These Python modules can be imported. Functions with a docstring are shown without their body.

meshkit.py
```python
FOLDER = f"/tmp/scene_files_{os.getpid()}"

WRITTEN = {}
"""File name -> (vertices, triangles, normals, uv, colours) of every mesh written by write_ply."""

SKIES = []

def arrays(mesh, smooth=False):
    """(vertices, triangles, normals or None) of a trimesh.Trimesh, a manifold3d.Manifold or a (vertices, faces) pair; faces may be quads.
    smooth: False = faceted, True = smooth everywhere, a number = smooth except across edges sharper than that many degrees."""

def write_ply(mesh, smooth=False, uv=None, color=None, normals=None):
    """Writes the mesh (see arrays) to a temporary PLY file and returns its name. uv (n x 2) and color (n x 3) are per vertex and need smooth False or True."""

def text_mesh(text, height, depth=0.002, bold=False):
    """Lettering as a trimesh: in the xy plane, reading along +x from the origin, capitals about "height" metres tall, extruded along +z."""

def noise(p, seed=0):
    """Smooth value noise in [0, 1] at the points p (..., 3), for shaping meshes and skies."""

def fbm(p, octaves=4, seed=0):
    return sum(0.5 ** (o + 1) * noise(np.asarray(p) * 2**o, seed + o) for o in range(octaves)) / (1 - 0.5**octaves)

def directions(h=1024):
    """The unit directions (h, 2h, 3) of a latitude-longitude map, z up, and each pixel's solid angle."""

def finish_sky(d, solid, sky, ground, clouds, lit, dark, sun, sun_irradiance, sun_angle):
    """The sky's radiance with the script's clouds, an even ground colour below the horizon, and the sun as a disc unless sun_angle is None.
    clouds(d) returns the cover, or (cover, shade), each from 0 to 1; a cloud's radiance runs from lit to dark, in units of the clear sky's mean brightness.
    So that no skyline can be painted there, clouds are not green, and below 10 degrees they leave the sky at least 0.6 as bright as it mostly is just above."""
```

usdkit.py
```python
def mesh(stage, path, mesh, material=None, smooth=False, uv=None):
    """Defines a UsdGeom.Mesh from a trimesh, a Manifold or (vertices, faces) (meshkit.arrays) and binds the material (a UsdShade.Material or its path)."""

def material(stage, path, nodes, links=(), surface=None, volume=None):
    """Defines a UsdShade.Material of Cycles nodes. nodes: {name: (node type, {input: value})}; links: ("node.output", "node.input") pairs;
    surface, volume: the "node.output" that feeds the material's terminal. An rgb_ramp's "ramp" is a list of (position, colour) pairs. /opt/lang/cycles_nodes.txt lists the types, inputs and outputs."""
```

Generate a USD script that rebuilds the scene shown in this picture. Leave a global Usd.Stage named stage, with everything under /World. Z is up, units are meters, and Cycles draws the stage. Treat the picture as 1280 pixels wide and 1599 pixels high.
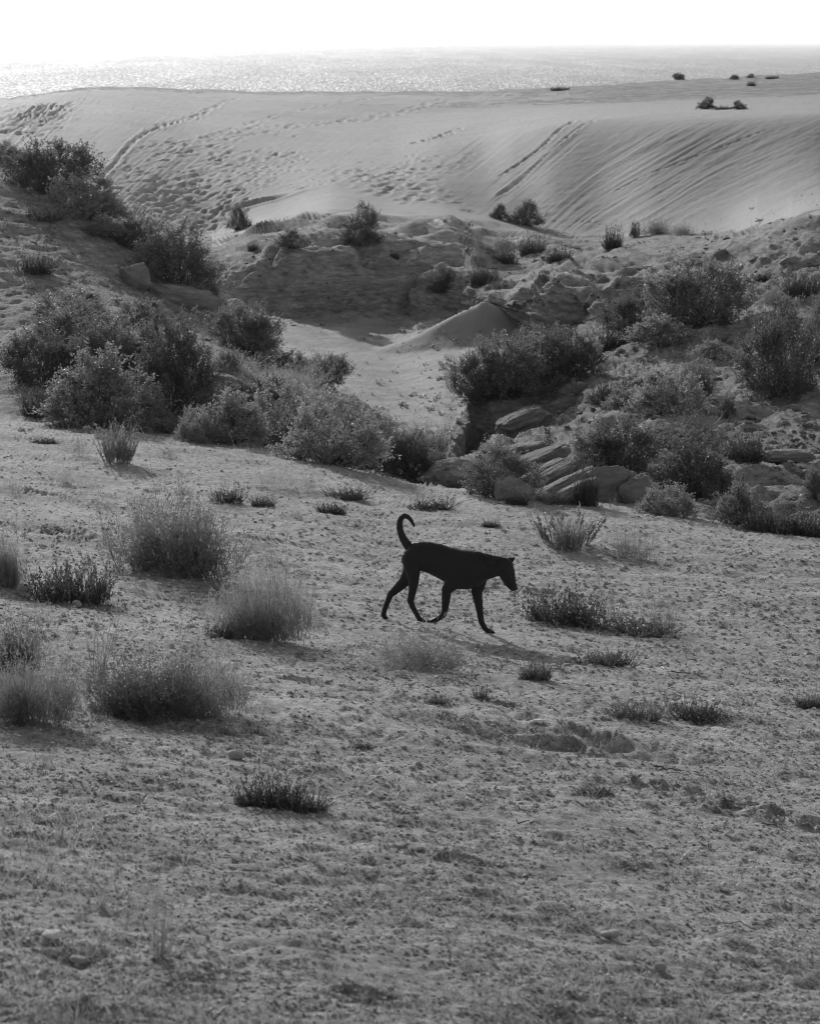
import math
import numpy as np
import trimesh, manifold3d, usdkit, meshkit
from scipy.interpolate import PchipInterpolator
from scipy.spatial import cKDTree
from scipy.ndimage import gaussian_filter1d
from pxr import Usd, UsdGeom, UsdLux, UsdShade, Gf, Sdf, Vt

stage = Usd.Stage.CreateInMemory()
UsdGeom.SetStageUpAxis(stage, 'Z')
UsdGeom.Xform.Define(stage, '/World')
UsdGeom.Scope.Define(stage, '/World/Looks')

# ------------------------------------------------------------------ camera, sky, sun, exposure
F, CX, CY = 4000.0, 640.0, 799.5            # lens in pixels of a 1280 x 1599 picture
EYE = 1.6
PITCH, ROLL = math.radians(10.6), 0.0105
EXPOSURE = 0.2
SUN_AZ, SUN_EL = math.radians(-18), math.radians(15)
cam = UsdGeom.Camera.Define(stage, '/World/camera')
cam.CreateHorizontalApertureAttr(24.0)
cam.CreateVerticalApertureAttr(24.0 * 1599 / 1280)
cam.CreateFocalLengthAttr(F / 1280 * 24.0)
cam.CreateClippingRangeAttr((0.1, 200000.0))
cam.CreateExposureAttr(EXPOSURE)
cam.CreateFStopAttr(8.0)
cam.CreateFocusDistanceAttr(19.0)
cr, sr = math.cos(ROLL), math.sin(ROLL)
FWD = np.array([0, math.cos(PITCH), -math.sin(PITCH)])
UP0 = np.array([0, math.sin(PITCH), math.cos(PITCH)])
RT0 = np.array([1.0, 0, 0])
RT = RT0 * cr + UP0 * sr                    # the horizon drops a little to the right
UP = UP0 * cr - RT0 * sr
cam.AddTransformOp().Set(Gf.Matrix4d(*RT, 0, *UP, 0, *(-FWD), 0, 0, 0, EYE, 1))
SUN = np.array([math.sin(SUN_AZ) * math.cos(SUN_EL), math.cos(SUN_AZ) * math.cos(SUN_EL), math.sin(SUN_EL)])
sun = UsdLux.DistantLight.Define(stage, '/World/sun')
sun.CreateIntensityAttr(0.88)
sun.CreateAngleAttr(0.5)
sun.CreateNormalizeAttr(True)
sun.CreateColorAttr((1.0, 1.0, 1.0))
_x = np.cross([0, 0, 1.0], SUN); _x /= np.linalg.norm(_x); _y = np.cross(SUN, _x)
sun.AddTransformOp().Set(Gf.Matrix4d(*_x, 0, *_y, 0, *SUN, 0, 0, 0, 0, 1))
dome = UsdLux.DomeLight.Define(stage, '/World/sky')
dome.CreateIntensityAttr(1.0)
usdkit.material(stage, '/World/Looks/sky', {
    'sky': ('sky_texture', {'sky_type': 'single_scattering', 'sun_disc': False, 'sun_elevation': SUN_EL, 'sun_rotation': SUN_AZ,
                            'altitude': 60.0, 'air_density': 1.0, 'aerosol_density': 0.8}),
    'grey': ('rgb_to_bw', {}),                       # black and white film
    'mono': ('combine_color', {}),
    'bg': ('background_shader', {'strength': 0.15})},
    [('sky.color', 'grey.color'), ('grey.val', 'mono.r'), ('grey.val', 'mono.g'), ('grey.val', 'mono.b'), ('mono.color', 'bg.color')], surface='bg.background')
UsdShade.MaterialBindingAPI.Apply(dome.GetPrim()).Bind(UsdShade.Material.Get(stage, '/World/Looks/sky'))

# ------------------------------------------------------------------ helpers
used = {}
def free(name, parent='/World'):
    n = used.get((parent, name), -1) + 1
    used[(parent, name)] = n
    return f'{parent}/{name}' if n == 0 else f'{parent}/{name}_{n:03d}'

def tag(p, label=None, cat=None, group=None, kind=None):
    for k, v in (('label', label), ('category', cat), ('group', group), ('kind', kind)):
        if v:
            p.SetCustomDataByKey(k, v)
    return p

def put_mesh(path, v, f, material, normals=None):
    m = UsdGeom.Mesh.Define(stage, path)
    m.CreatePointsAttr(Vt.Vec3fArray.FromNumpy(np.ascontiguousarray(v, np.float32)))
    m.CreateFaceVertexCountsAttr(Vt.IntArray.FromNumpy(np.full(len(f), f.shape[1], np.int32)))
    m.CreateFaceVertexIndicesAttr(Vt.IntArray.FromNumpy(np.ascontiguousarray(f, np.int32).ravel()))
    m.CreateSubdivisionSchemeAttr('none')
    m.CreateDoubleSidedAttr(True)
    if normals is not None:
        m.CreateNormalsAttr(Vt.Vec3fArray.FromNumpy(np.ascontiguousarray(normals, np.float32)))
        m.SetNormalsInterpolation('vertex')
    UsdShade.MaterialBindingAPI.Apply(m.GetPrim()).Bind(material)
    return m.GetPrim()

def sstep(a, b, x):
    t = np.clip((x - a) / (b - a), 0, 1)
    return t * t * (3 - 2 * t)

def project(P):
    P = np.asarray(P, float) - [0, 0, EYE]
    d = P @ FWD
    return CX + F * (P @ RT) / d, CY - F * (P @ UP) / d

def unproject(px, py, Y):
    d = FWD + (px - CX) / F * RT - (py - CY) / F * UP
    return np.array([0, 0, EYE]) + d * (Y / d[1])

def grey(v):
    return (v, v, v)

def noisy(name, lo, hi, scale, detail=6, rough=0.9, bump=0.0, bscale=40.0, bdist=0.02, stretch=(1, 1, 1), contrast=(0.3, 0.7), rnd=0.0):
    """A matt grey surface whose tone varies between lo and hi with noise in world space."""
    nodes = {'g': ('geometry', {}), 'm': ('mapping', {'scale': stretch}),
             'n': ('noise_texture', {'scale': scale, 'detail': detail, 'roughness': 0.65}),
             'r': ('rgb_ramp', {'ramp': [(contrast[0], grey(lo)), (contrast[1], grey(hi))]}),
             'p': ('principled_bsdf', {'roughness': rough, 'specular_ior_level': 0.25})}
    links = [('g.position', 'm.vector'), ('m.vector', 'n.vector'), ('n.fac', 'r.fac'), ('r.color', 'p.base_color')]
    if bump:
        nodes['bn'] = ('noise_texture', {'scale': bscale, 'detail': 5, 'roughness': 0.7})
        nodes['b'] = ('bump', {'strength': bump, 'distance': bdist})
        links += [('m.vector', 'bn.vector'), ('bn.fac', 'b.height'), ('b.normal', 'p.normal')]
    return usdkit.material(stage, f'/World/Looks/{name}', nodes, links, surface='p.BSDF')

def leaf_mat(name, col, trans, rough=0.6, spread=0.35):
    nodes = {'o': ('object_info', {}), 'g': ('geometry', {}),
             'mr': ('map_range', {'from_min': 0, 'from_max': 1, 'to_min': 1 - spread, 'to_max': 1 + spread}),
             'mi': ('map_range', {'from_min': 0, 'from_max': 1, 'to_min': 0.55, 'to_max': 1.45}),
             'mm': ('math', {'math_type': 'multiply'}),
             'c1': ('math', {'math_type': 'multiply', 'value2': col}), 'c2': ('math', {'math_type': 'multiply', 'value2': trans}),
             'k1': ('combine_color', {}), 'k2': ('combine_color', {}),
             'p': ('principled_bsdf', {'roughness': rough, 'specular_ior_level': 0.35}), 't': ('translucent_bsdf', {}), 'a': ('add_closure', {})}
    links = [('o.random', 'mr.value'), ('g.random_per_island', 'mi.value'), ('mr.result', 'mm.value1'), ('mi.result', 'mm.value2'),
             ('mm.value', 'c1.value1'), ('mm.value', 'c2.value1')]
    for c, k, to in (('c1', 'k1', 'p.base_color'), ('c2', 'k2', 't.color')):
        links += [(f'{c}.value', f'{k}.{x}') for x in 'rgb'] + [(f'{k}.color', to)]
    links += [('p.BSDF', 'a.closure1'), ('t.BSDF', 'a.closure2')]
    return usdkit.material(stage, f'/World/Looks/{name}', nodes, links, surface='a.closure')

M = {}
def earth(name, lo, hi, s1, s2, s3, stretch=(1, 1, 1), bump=1.0, bscale=45.0, bdist=0.03, speck=0.45):
    """Dry earth: broad tone patches, crumbs and dark specks."""
    return usdkit.material(stage, f'/World/Looks/{name}', {
        'g': ('geometry', {}), 'm': ('mapping', {'scale': stretch}),
        'n1': ('noise_texture', {'scale': s1, 'detail': 6, 'roughness': 0.6}), 'n2': ('noise_texture', {'scale': s2, 'detail': 6, 'roughness': 0.75}),
        'n3': ('noise_texture', {'scale': s3, 'detail': 3, 'roughness': 0.7}),
        'r1': ('rgb_ramp', {'ramp': [(0.3, grey(lo)), (0.7, grey(hi))]}),
        'r2': ('rgb_ramp', {'ramp': [(0.36, grey(0.55)), (0.64, grey(1.3))]}),
        'r3': ('rgb_ramp', {'ramp': [(0.34, grey(speck)), (0.44, grey(1.0)), (0.66, grey(1.0)), (0.74, grey(1.7))]}),
        'x1': ('mix_color', {'blend_type': 'multiply', 'fac': 1.0}), 'x2': ('mix_color', {'blend_type': 'multiply', 'fac': 1.0}),
        'bn': ('noise_texture', {'scale': bscale, 'detail': 6, 'roughness': 0.75}), 'b': ('bump', {'strength': bump, 'distance': bdist}),
        'p': ('principled_bsdf', {'roughness': 0.95, 'specular_ior_level': 0.2})},
        [('g.position', 'm.vector')] + [('m.vector', f'{n}.vector') for n in ('n1', 'n2', 'n3', 'bn')] +
        [('n1.fac', 'r1.fac'), ('n2.fac', 'r2.fac'), ('n3.fac', 'r3.fac'), ('r1.color', 'x1.a'), ('r2.color', 'x1.b'), ('x1.result', 'x2.a'), ('r3.color', 'x2.b'),
         ('x2.result', 'p.base_color'), ('bn.fac', 'b.height'), ('b.normal', 'p.normal')], surface='p.BSDF')
M['soil'] = earth('soil', 0.29, 0.48, 1.5, 14.0, 60.0, bscale=40.0, bdist=0.04)
M['bank'] = earth('bank_earth', 0.19, 0.34, 0.5, 3.0, 11.0, stretch=(1, 1, 3.0), bscale=12.0, bdist=0.10)
M['cliff'] = earth('cliff_earth_lifted', 0.27, 0.43, 0.6, 2.5, 9.0, stretch=(1, 1, 4.0), bscale=7.0, bdist=0.14, speck=0.6)  # shade fill put into the colour: paler than the bank to lift the shaded cliff
M['headland'] = earth('headland_sand', 0.145, 0.21, 0.1, 0.8, 3.0, stretch=(1, 1, 1), bscale=4.0, bdist=0.05)
M['floor'] = noisy('floor_sand', 0.13, 0.29, 0.8, detail=8, bump=0.6, bscale=8.0, bdist=0.04, stretch=(1, 0.6, 1))
M['sand'] = noisy('dune_sand', 0.158, 0.196, 0.4, detail=8, bump=0.35, bscale=12.0, bdist=0.02)
M['rock'] = noisy('rock', 0.08, 0.19, 3.0, detail=10, bump=0.9, bscale=16.0, bdist=0.04, stretch=(1, 1, 2.5))
M['stone'] = noisy('stone', 0.18, 0.30, 30.0, detail=6, bump=0.5, bscale=90.0, bdist=0.006)
M['pale_stone'] = noisy('pale_stone', 0.38, 0.55, 30.0, detail=6, bump=0.4, bscale=90.0, bdist=0.006)
M['dark_leaf'] = leaf_mat('dark_leaf', 0.14, 0.13)
M['grey_leaf'] = leaf_mat('grey_leaf', 0.21, 0.19)
M['pale_leaf'] = leaf_mat('pale_leaf', 0.26, 0.2)
M['mat_leaf'] = leaf_mat('mat_leaf', 0.075, 0.06)
M['stem'] = leaf_mat('stem', 0.10, 0.03)
M['broom_stem'] = leaf_mat('broom_stem', 0.24, 0.2)
M['dry_stem'] = leaf_mat('dry_stem', 0.20, 0.10)
M['coat'] = usdkit.material(stage, '/World/Looks/black_coat', {
    'g': ('geometry', {}), 'm': ('mapping', {'scale': (60, 60, 200)}), 'n': ('noise_texture', {'scale': 1.0, 'detail': 3}),
    'b': ('bump', {'strength': 0.25, 'distance': 0.004}),
    'p': ('principled_bsdf', {'base_color': grey(0.011), 'roughness': 0.6, 'specular_ior_level': 0.2})},
    [('g.position', 'm.vector'), ('m.vector', 'n.vector'), ('n.fac', 'b.height'), ('b.normal', 'p.normal')], surface='p.BSDF')
M['wet_black'] = usdkit.material(stage, '/World/Looks/wet_black', {'p': ('principled_bsdf', {'base_color': grey(0.008), 'roughness': 0.2})}, surface='p.BSDF')

# ------------------------------------------------------------------ terrain: cross sections along lines of sight, joined smoothly
def t_of(px, py):
    py = py - (px - CX) * ROLL
    a = PITCH + math.atan((py - CY) / F)
    return math.tan(a)
def u_of(px, py):
    yc = (py - (px - CX) * ROLL - CY) / F
    return (px - CX) / F / (math.cos(PITCH) - math.sin(PITCH) * yc)
# px: (distance, picture row) of edge, dip, bank low, mid, mid, bank top, behind it, floor near, floor far, cliff, cliff top, bench, dune toe, face, face, lip, plateau x3, far crest, beyond; 'h' = depth below the eye
S = {
 -320: '38,625 39.5,620 43,570 49,450 58,300 68,205 71,230 74,290 77,300 79,295 82,288 86,275 92,265 102,235 114,205 128,182 138,176 145,173 152,171 160,170 190,195',
 0: '36,655 37.5,650 41,610 47,520 56,370 66,262 69,290 73,340 76,340 78,330 80,320 84,305 98,285 106,250 115,215 128,180 136,168 142,162 148,157 155,153 185,180',
 160: '35,672 36.5,665 40,615 46,530 54,440 64,330 67,360 71,420 75,410 77,400 80,385 85,350 98,310 106,265 117,220 130,185 140,170 150,155 160,143 172,134 205,165',
 320: '34,690 35.5,685 39,635 45,570 53,510 62,450 64,475 68,h8 76,445 78,435 80,420 84,395 98,362 106,300 118,245 132,205 145,185 158,165 172,148 186,138 216,165',
 420: '33.5,703 35,703 39,660 44,610 50,570 55,540 57,560 61,h8 75,486 75.8,445 77.2,400 84,362 97,335 106,292 120,245 135,208 148,188 160,168 176,150 192,141 220,165',
 520: '32.5,722 34,722 38,685 42,650 46,620 50,600 52,630 56,h8 76,490 76.8,440 78.2,388 84,350 92,322 104,286 120,245 137,210 150,190 162,170 178,151 195,142 222,165',
 600: '32,743 33.5,740 36,710 39,690 41,675 43,665 45,700 50,h8 76,497 76.8,445 78.2,393 84,357 93,329 104.5,288 120,244 137,211 152,188 164,170 180,152 197,143 224,165',
 680: '31,763 32.5,760 34,748 35.5,738 37,730 38.5,728 40.5,770 46,h8.1 75,492 75.8,450 77.2,400 82.5,366 94,330 105.3,286 119,239 134,207 148,188 164,171 181,152 198,143 225,165',
 740: '30.5,768 32,765 34.4,717 37.5,698 49.6,h7.95 50.3,622 52.5,h7.9 54,h8 70,h8 70.4,500 70.9,457 81,385 96,336 106.3,290 118.5,240 130,207 145,186 163,171 181,152 198,142.5 226,165',
 800: '30,778 31.5,782 36,745 44,695 49.6,652 50.3,598 55,575 60,550 66.5,537 66.9,500 67.3,462 78,420 97,345 105,297 115,235 124,200 145,180 163,169 182,149 199,139 228,165',
 860: '29.5,786 31,792 35,745 42,690 50.2,630 51,585 55,570 61,548 65,530 65.4,485 65.9,440 77,405 95,362 102,305 111,240 119,194 142,175 163,167 184,147 200,137 230,165',
 940: '29,793 30.5,800 34,750 39,695 44,645 49,595 54,560 60,520 63,500 63.5,475 64.1,445 76,402 93,370 100,318 109,245 116,188 140,173 163,164 185,143 202,132 232,165',
 1020: '28.5,801 30,808 33.5,755 38,700 43,645 48,592 53,550 58,510 62,478 65,452 69,420 75,390 90,364 97,318 106,245 113,186 138,172 163,162 187,139 205,127 235,160',
 1120: '28,812 29.5,824 33,765 37.5,705 42,650 47,595 52,545 57,500 61,460 64,430 67,405 71,378 87,357 96,310 104,245 110,182 135,171 163,158 190,134 210,122 240,155',
 1280: '27,838 28.5,856 32,780 36,710 41,650 46,590 51,530 55,475 58,435 60,405 62,378 64,350 64.4,334 92,290 101,235 108,178 132,170 163,152 195,122 215,111 245,145',
 1600: '25,890 26.5,910 31,800 36,720 41,640 46,570 51,505 55,450 58,410 60,380 63,350 65,330 67,315 92,275 101,225 108,172 132,165 163,145 198,110 220,98 250,135'}
S[-1500], S[2800] = S[-320], S[1600]
NEARY = [1.5, 4, 6.6, 10, 14, 19.2]
NEARH = {0: [1.72, 2.07, 2.42, 2.9, 3.46, 4.17], 640: [1.82, 2.18, 2.56, 3.07, 3.68, 4.44], 1280: [1.92, 2.29, 2.69, 3.24, 3.9, 4.71]}
cols = sorted(S)
YK, TK, UK = [], [], []
for px in cols:
    ys, ts, us = [], [], []
    for i, y in enumerate(NEARY):
        a, b, c = (NEARH[k][i] for k in (0, 640, 1280))
        q = np.clip((px - 640) / 640, -2.2, 2.2)
        h = b + (c - b) * q if q > 0 else b + (b - a) * q
        ys.append(y); ts.append(h / y); us.append((px - CX) / F)
    e = S[px].split()
    for item in e:
        y, r = item.split(',')
        y = float(y)
        if r[0] == 'h':
            t = float(r[1:]) / y
            us.append((px - CX) / F)
        else:
            t = t_of(np.clip(px, -320, 1600), float(r)); us.append(u_of(px, float(r)))
        ys.append(y); ts.append(t)
    hl = ts[-1] * ys[-1]
    for y, h in ((ys[-1] + 60, hl + 8), (ys[-1] + 150, hl + 35), (ys[-1] + 260, 62.2)):
        ys.append(y); ts.append(h / y); us.append(us[-1])
    YK.append(ys); TK.append(ts); UK.append(us)
YK, TK, UK = np.array(YK), np.array(TK), np.array(UK)
K = YK.shape[1]
pxs = np.concatenate([np.arange(-1500, -320, 60), np.arange(-320, -40, 8), np.arange(-40, 1321, 2.2), np.arange(1326, 1600, 8), np.arange(1600, 2801, 60)])
U = (pxs - CX) / F
fy = np.stack([PchipInterpolator(UK[:, k], YK[:, k])(np.clip(U, UK[0, k], UK[-1, k])) for k in range(K)], 1)
ft = np.stack([PchipInterpolator(UK[:, k], TK[:, k])(np.clip(U, UK[0, k], UK[-1, k])) for k in range(K)], 1)
ROWS = 1080
BX, BY, BZ, BK = (np.zeros((ROWS, len(U))) for _ in range(4))
frac = np.concatenate([np.linspace(0, 1, 70, endpoint=False)] * (K - 1))
seg = np.repeat(np.arange(K - 1), 70)
keep = []
for j in range(len(U)):
    yk, zk = fy[j], EYE - ft[j] * fy[j]
    for k in range(1, K):
        yk[k] = max(yk[k], yk[k - 1] + 0.05)
    yy = np.append(yk[seg] + (yk[seg + 1] - yk[seg]) * frac, yk[-1])
    zz = PchipInterpolator(yk, zk)(yy)
    ku = np.interp(yy, yk, np.arange(K))
    yu = np.arange(55.0, 330.0, 0.25)                    # wind-rounded sand: no sharp breaks of slope on the dune
    zu = gaussian_filter1d(np.interp(yu, yy, zz), 9)
    wd = sstep(17.6, 18.8, ku) * (yy < 320) * (yy > 60)
    zz = zz * (1 - wd) + np.interp(yy, yu, zu) * wd
    tt = np.arctan((EYE - zz) / yy) * F
    dp = -np.diff(tt)                                    # rows gained going away
    w = np.where(dp > 0, np.clip(dp, 0, None), 0.45 * np.abs(dp)) + 0.15 * np.abs(np.diff(np.log(yy))) * 100
    w[yy[:-1] < 6.2] *= 0.15
    w[yy[:-1] > fy[j][26]] *= 0.1
    c = np.concatenate([[0], np.cumsum(w)])
    y = np.interp(np.linspace(0, c[-1], ROWS), c, yy)
    BY[:, j] = y
    keep.append((yy, zz, ku))
BY = gaussian_filter1d(BY, 5, axis=1, mode='nearest')
for j, (yy, zz, ku) in enumerate(keep):
    BZ[:, j], BX[:, j], BK[:, j] = np.interp(BY[:, j], yy, zz), U[j] * BY[:, j], np.interp(BY[:, j], yy, ku)
P = np.stack([BX, BY, BZ], -1)

def grid_normals(P):
    a, b = np.gradient(P, axis=1), np.gradient(P, axis=0)
    n = np.cross(a, b)
    return n / np.maximum(np.linalg.norm(n, axis=-1, keepdims=True), 1e-9)

def fbm(p, o, s):
    return meshkit.fbm(p, o, s) - 0.5

PX, PY = project(P)
N = grid_normals(P)
near = 1 - sstep(6.3, 7.0, BK)
leftish = 1 - sstep(430, 520, PX)
bank = sstep(6.4, 7.2, BK) * (1 - sstep(17.3, 18.2, BK))
flr = sstep(12.4, 13.0, BK) * (1 - sstep(13.7, 14.0, BK)) * (1 - sstep(770, 800, PX)) * sstep(360, 400, PX)
bank = bank * (1 - flr)
cliff = sstep(13.9, 14.3, BK) * (1 - sstep(16.0, 16.8, BK)) * sstep(370, 420, PX) * (1 - sstep(960, 1060, PX))
dune = sstep(17.6, 18.3, BK)
rng = np.random.default_rng(7)
D = np.zeros_like(BX)
warp = np.stack([fbm(P * 0.7, 2, 90), fbm(P * 0.7, 2, 91)], -1) * 0.8
Q = P.copy(); Q[..., :2] += warp
PR = P @ trimesh.transformations.rotation_matrix(0.7, [0.3, 0.5, 1.0])[:3, :3]
# foreground soil: hummocks, faint drainage lines, crumbs
line = fbm(np.stack([Q[..., 0] * 0.5 + Q[..., 1] * 0.25, Q[..., 1] * 3.2 + Q[..., 0] * 0.9, Q[..., 2] * 0], -1), 3, 3)
D += near * (0.13 * fbm(P * 0.55, 2, 1) + 0.045 * line + 0.05 * fbm(PR * 4.5, 3, 2) + 0.03 * fbm(PR * 15, 4, 4))
# gully banks: lumps, ledges, gullying
rough = np.clip(bank * (1 - 0.45 * leftish * (BK < 11.5)), 0, 1)
D += rough * (0.55 * fbm(PR * 0.45, 3, 5) + 0.34 * fbm(PR * 1.6, 3, 6) * (1 - 0.7 * sstep(16.4, 17.2, BK)) + 0.20 * fbm(PR * 5, 4, 7) * (1 - sstep(15.8, 16.6, BK)))
D -= cliff * 0.7 * (1 - np.abs(2 * meshkit.noise(PR * [0.8, 0.8, 0.25], 61) - 1)) ** 4
D += sstep(15.2, 15.8, BK) * (1 - sstep(17.4, 18, BK)) * sstep(340, 420, PX) * (1 - sstep(940, 1040, PX)) * 0.8 * fbm(P * 0.8, 3, 21)
D += rough * sstep(700, 900, PX) * 0.16 * fbm(np.stack([Q[..., 0] * 0.9 - Q[..., 1] * 0.3, Q[..., 1] * 0.9, Q[..., 2] * 5.5 + Q[..., 0] * 1.2], -1), 3, 8)
strata = fbm(Q * [0.5, 0.5, 6.5], 3, 9)
D += cliff * (0.46 * strata + 0.22 * fbm(Q * [1.6, 1.6, 0.8], 3, 10) + 0.7 * fbm(Q * [0.55, 0.55, 0.3], 2, 55) + 0.12 * fbm(Q * [2, 2, 16], 3, 19))
D += flr * (0.05 * fbm(P * 1.2, 3, 11) + 0.03 * fbm(P * 5, 2, 12))
# dune: sand flow streaks, swell, prints
slope = np.interp(PX, [-400, 150, 400, 700, 880, 960, 1200, 1700], [0.9, 0.9, 0.62, 0.75, 0.8, 0.62, 0.45, 0.42])
gx = np.linspace(-2500, 4000, 6501)
gm = np.interp(gx, [-400, 150, 400, 700, 880, 960, 1200, 1700], [0.9, 0.9, 0.62, 0.75, 0.8, 0.62, 0.45, 0.42])
sc = PY + np.interp(PX, gx, np.cumsum(gm) - np.cumsum(gm)[3140])
along = PX * 0.004 + PY * 0.002
face = sstep(17.8, 18.4, BK) * (1 - sstep(20.3, 21.2, BK))
sc = sc + 14 * (meshkit.fbm(np.stack([along * 2.2, sc / 60, along * 0 + 3], -1), 2, 41) - 0.5)
stre = fbm(np.stack([sc / 20, along * 2.0, along * 0], -1), 4, 13) + 0.7 * fbm(np.stack([sc / 4, along * 4, along * 0 + 5], -1), 2, 14)
smod = 0.25 + 0.75 * sstep(0.42, 0.62, meshkit.fbm(np.stack([sc / 45, along * 1.5, along * 0 + 9], -1), 2, 15))
face = face * (1 - sstep(300, 360, PX) * (1 - sstep(740, 800, PX)) * (1 - sstep(18.9, 19.8, BK)))
D += face * smod * stre * 0.075
D += dune * 0.35 * fbm(P * 0.08, 2, 16) * (1 - face) + dune * 0.04 * fbm(P * 2.2, 3, 17) + dune * 0.012 * fbm(np.stack([P[..., 0] * 9 - P[..., 1] * 3, P[..., 1] * 2.5, P[..., 2] * 0], -1), 2, 42)
D += sstep(23.0, 24.5, BK) * 0.25 * fbm(P * 0.6, 3, 18)
vis = np.minimum.accumulate(PY, axis=0) >= PY - 0.01
tree0 = cKDTree(np.stack([PX[vis], PY[vis]], 1))
P0 = P[vis]
def spot0(px, py):
    return P0[tree0.query([px, py])[1]]
treeW = cKDTree(P[..., :2].reshape(-1, 2))
Dflat = D.reshape(-1)
def pit(c, r, depth, ax=1.0, ang=0.0, rim=0.35):
    i = np.array(treeW.query_ball_point(c[:2], r * max(ax, 1) * 2.2), int)
    if len(i):
        d = P.reshape(-1, 3)[i, :2] - c[:2]
        a = (d[:, 0] * math.cos(ang) + d[:, 1] * math.sin(ang)) / (r * ax); b = (-d[:, 0] * math.sin(ang) + d[:, 1] * math.cos(ang)) / r
        q = a * a + b * b
        Dflat[i] += -depth * np.exp(-q) + depth * rim * np.exp(-(np.sqrt(q) - 1.5) ** 2 * 4)
def trail(pts, step, r, depth, jitter=0.0, rows=1, band=0.0, ax=1.3):
    w = np.array([spot0(*p) for p in pts])
    l = np.concatenate([[0], np.cumsum(np.linalg.norm(np.diff(w[:, :2], axis=0), axis=1))])
    n = int(l[-1] / step)
    for k in range(rows):
        off = rng.normal(0, band)
        for i in range(n):
            s = (i + rng.uniform(0, 0.5)) * step
            c = np.array([np.interp(s, l, w[:, a]) for a in range(3)])
            c[:2] += rng.normal(0, jitter, 2) + [off, rng.normal(0, band)]
            pit(c, r * 0.75 * rng.uniform(0.75, 1.25), depth * 0.52 * rng.uniform(0.5, 1.2), ax, rng.uniform(0, 3) if ax < 2 else rng.normal(1.25, 0.12))
trail([(150, 285), (180, 255), (205, 225), (235, 202)], 0.14, 0.16, 0.13, 0.02)
trail([(235, 202), (290, 190), (350, 160), (365, 150)], 0.9, 0.26, 0.16, 0.12, 2)
trail([(105, 152), (200, 170), (280, 187)], 1.0, 0.22, 0.12, 0.15)
trail([(320, 215), (370, 200), (450, 172), (600, 150)], 0.9, 0.26, 0.14, 0.2)
trail([(240, 235), (340, 215), (430, 198), (520, 190), (640, 170), (700, 155)], 0.75, 0.26, 0.15, 0.2, 3, 0.35)
trail([(410, 208), (500, 215), (640, 218)], 0.9, 0.24, 0.12, 0.2)
trail([(345, 228), (300, 280), (250, 320), (190, 350)], 0.75, 0.15, 0.11, 0.3, 8, 1.3, 3.0)
trail([(400, 235), (350, 275), (290, 320), (240, 352)], 0.8, 0.15, 0.11, 0.3, 7, 1.4, 3.0)
trail([(430, 240), (400, 270), (330, 320), (280, 360)], 0.8, 0.15, 0.11, 0.3, 5, 1.3, 3.0)
trail([(230, 300), (330, 260), (420, 240), (500, 235)], 0.8, 0.25, 0.14, 0.2, 2, 0.4)
trail([(470, 292), (560, 280), (690, 300)], 0.8, 0.26, 0.13, 0.3, 3, 0.8)
trail([(560, 262), (620, 290), (690, 318)], 0.8, 0.26, 0.14, 0.4, 5, 1.2, 2.0)
trail([(590, 300), (640, 265), (690, 240)], 0.8, 0.26, 0.14, 0.3, 4, 0.8)
trail([(640, 225), (680, 212), (720, 199)], 0.8, 0.3, 0.18, 0.15, 2, 0.3)
trail([(905, 188), (850, 225), (778, 275)], 0.14, 0.17, 0.09, 0.015)
trail([(925, 190), (850, 245), (775, 305)], 0.14, 0.15, 0.07, 0.02)
trail([(1195, 202), (1080, 245), (960, 300)], 0.14, 0.14, 0.06, 0.02)
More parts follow.
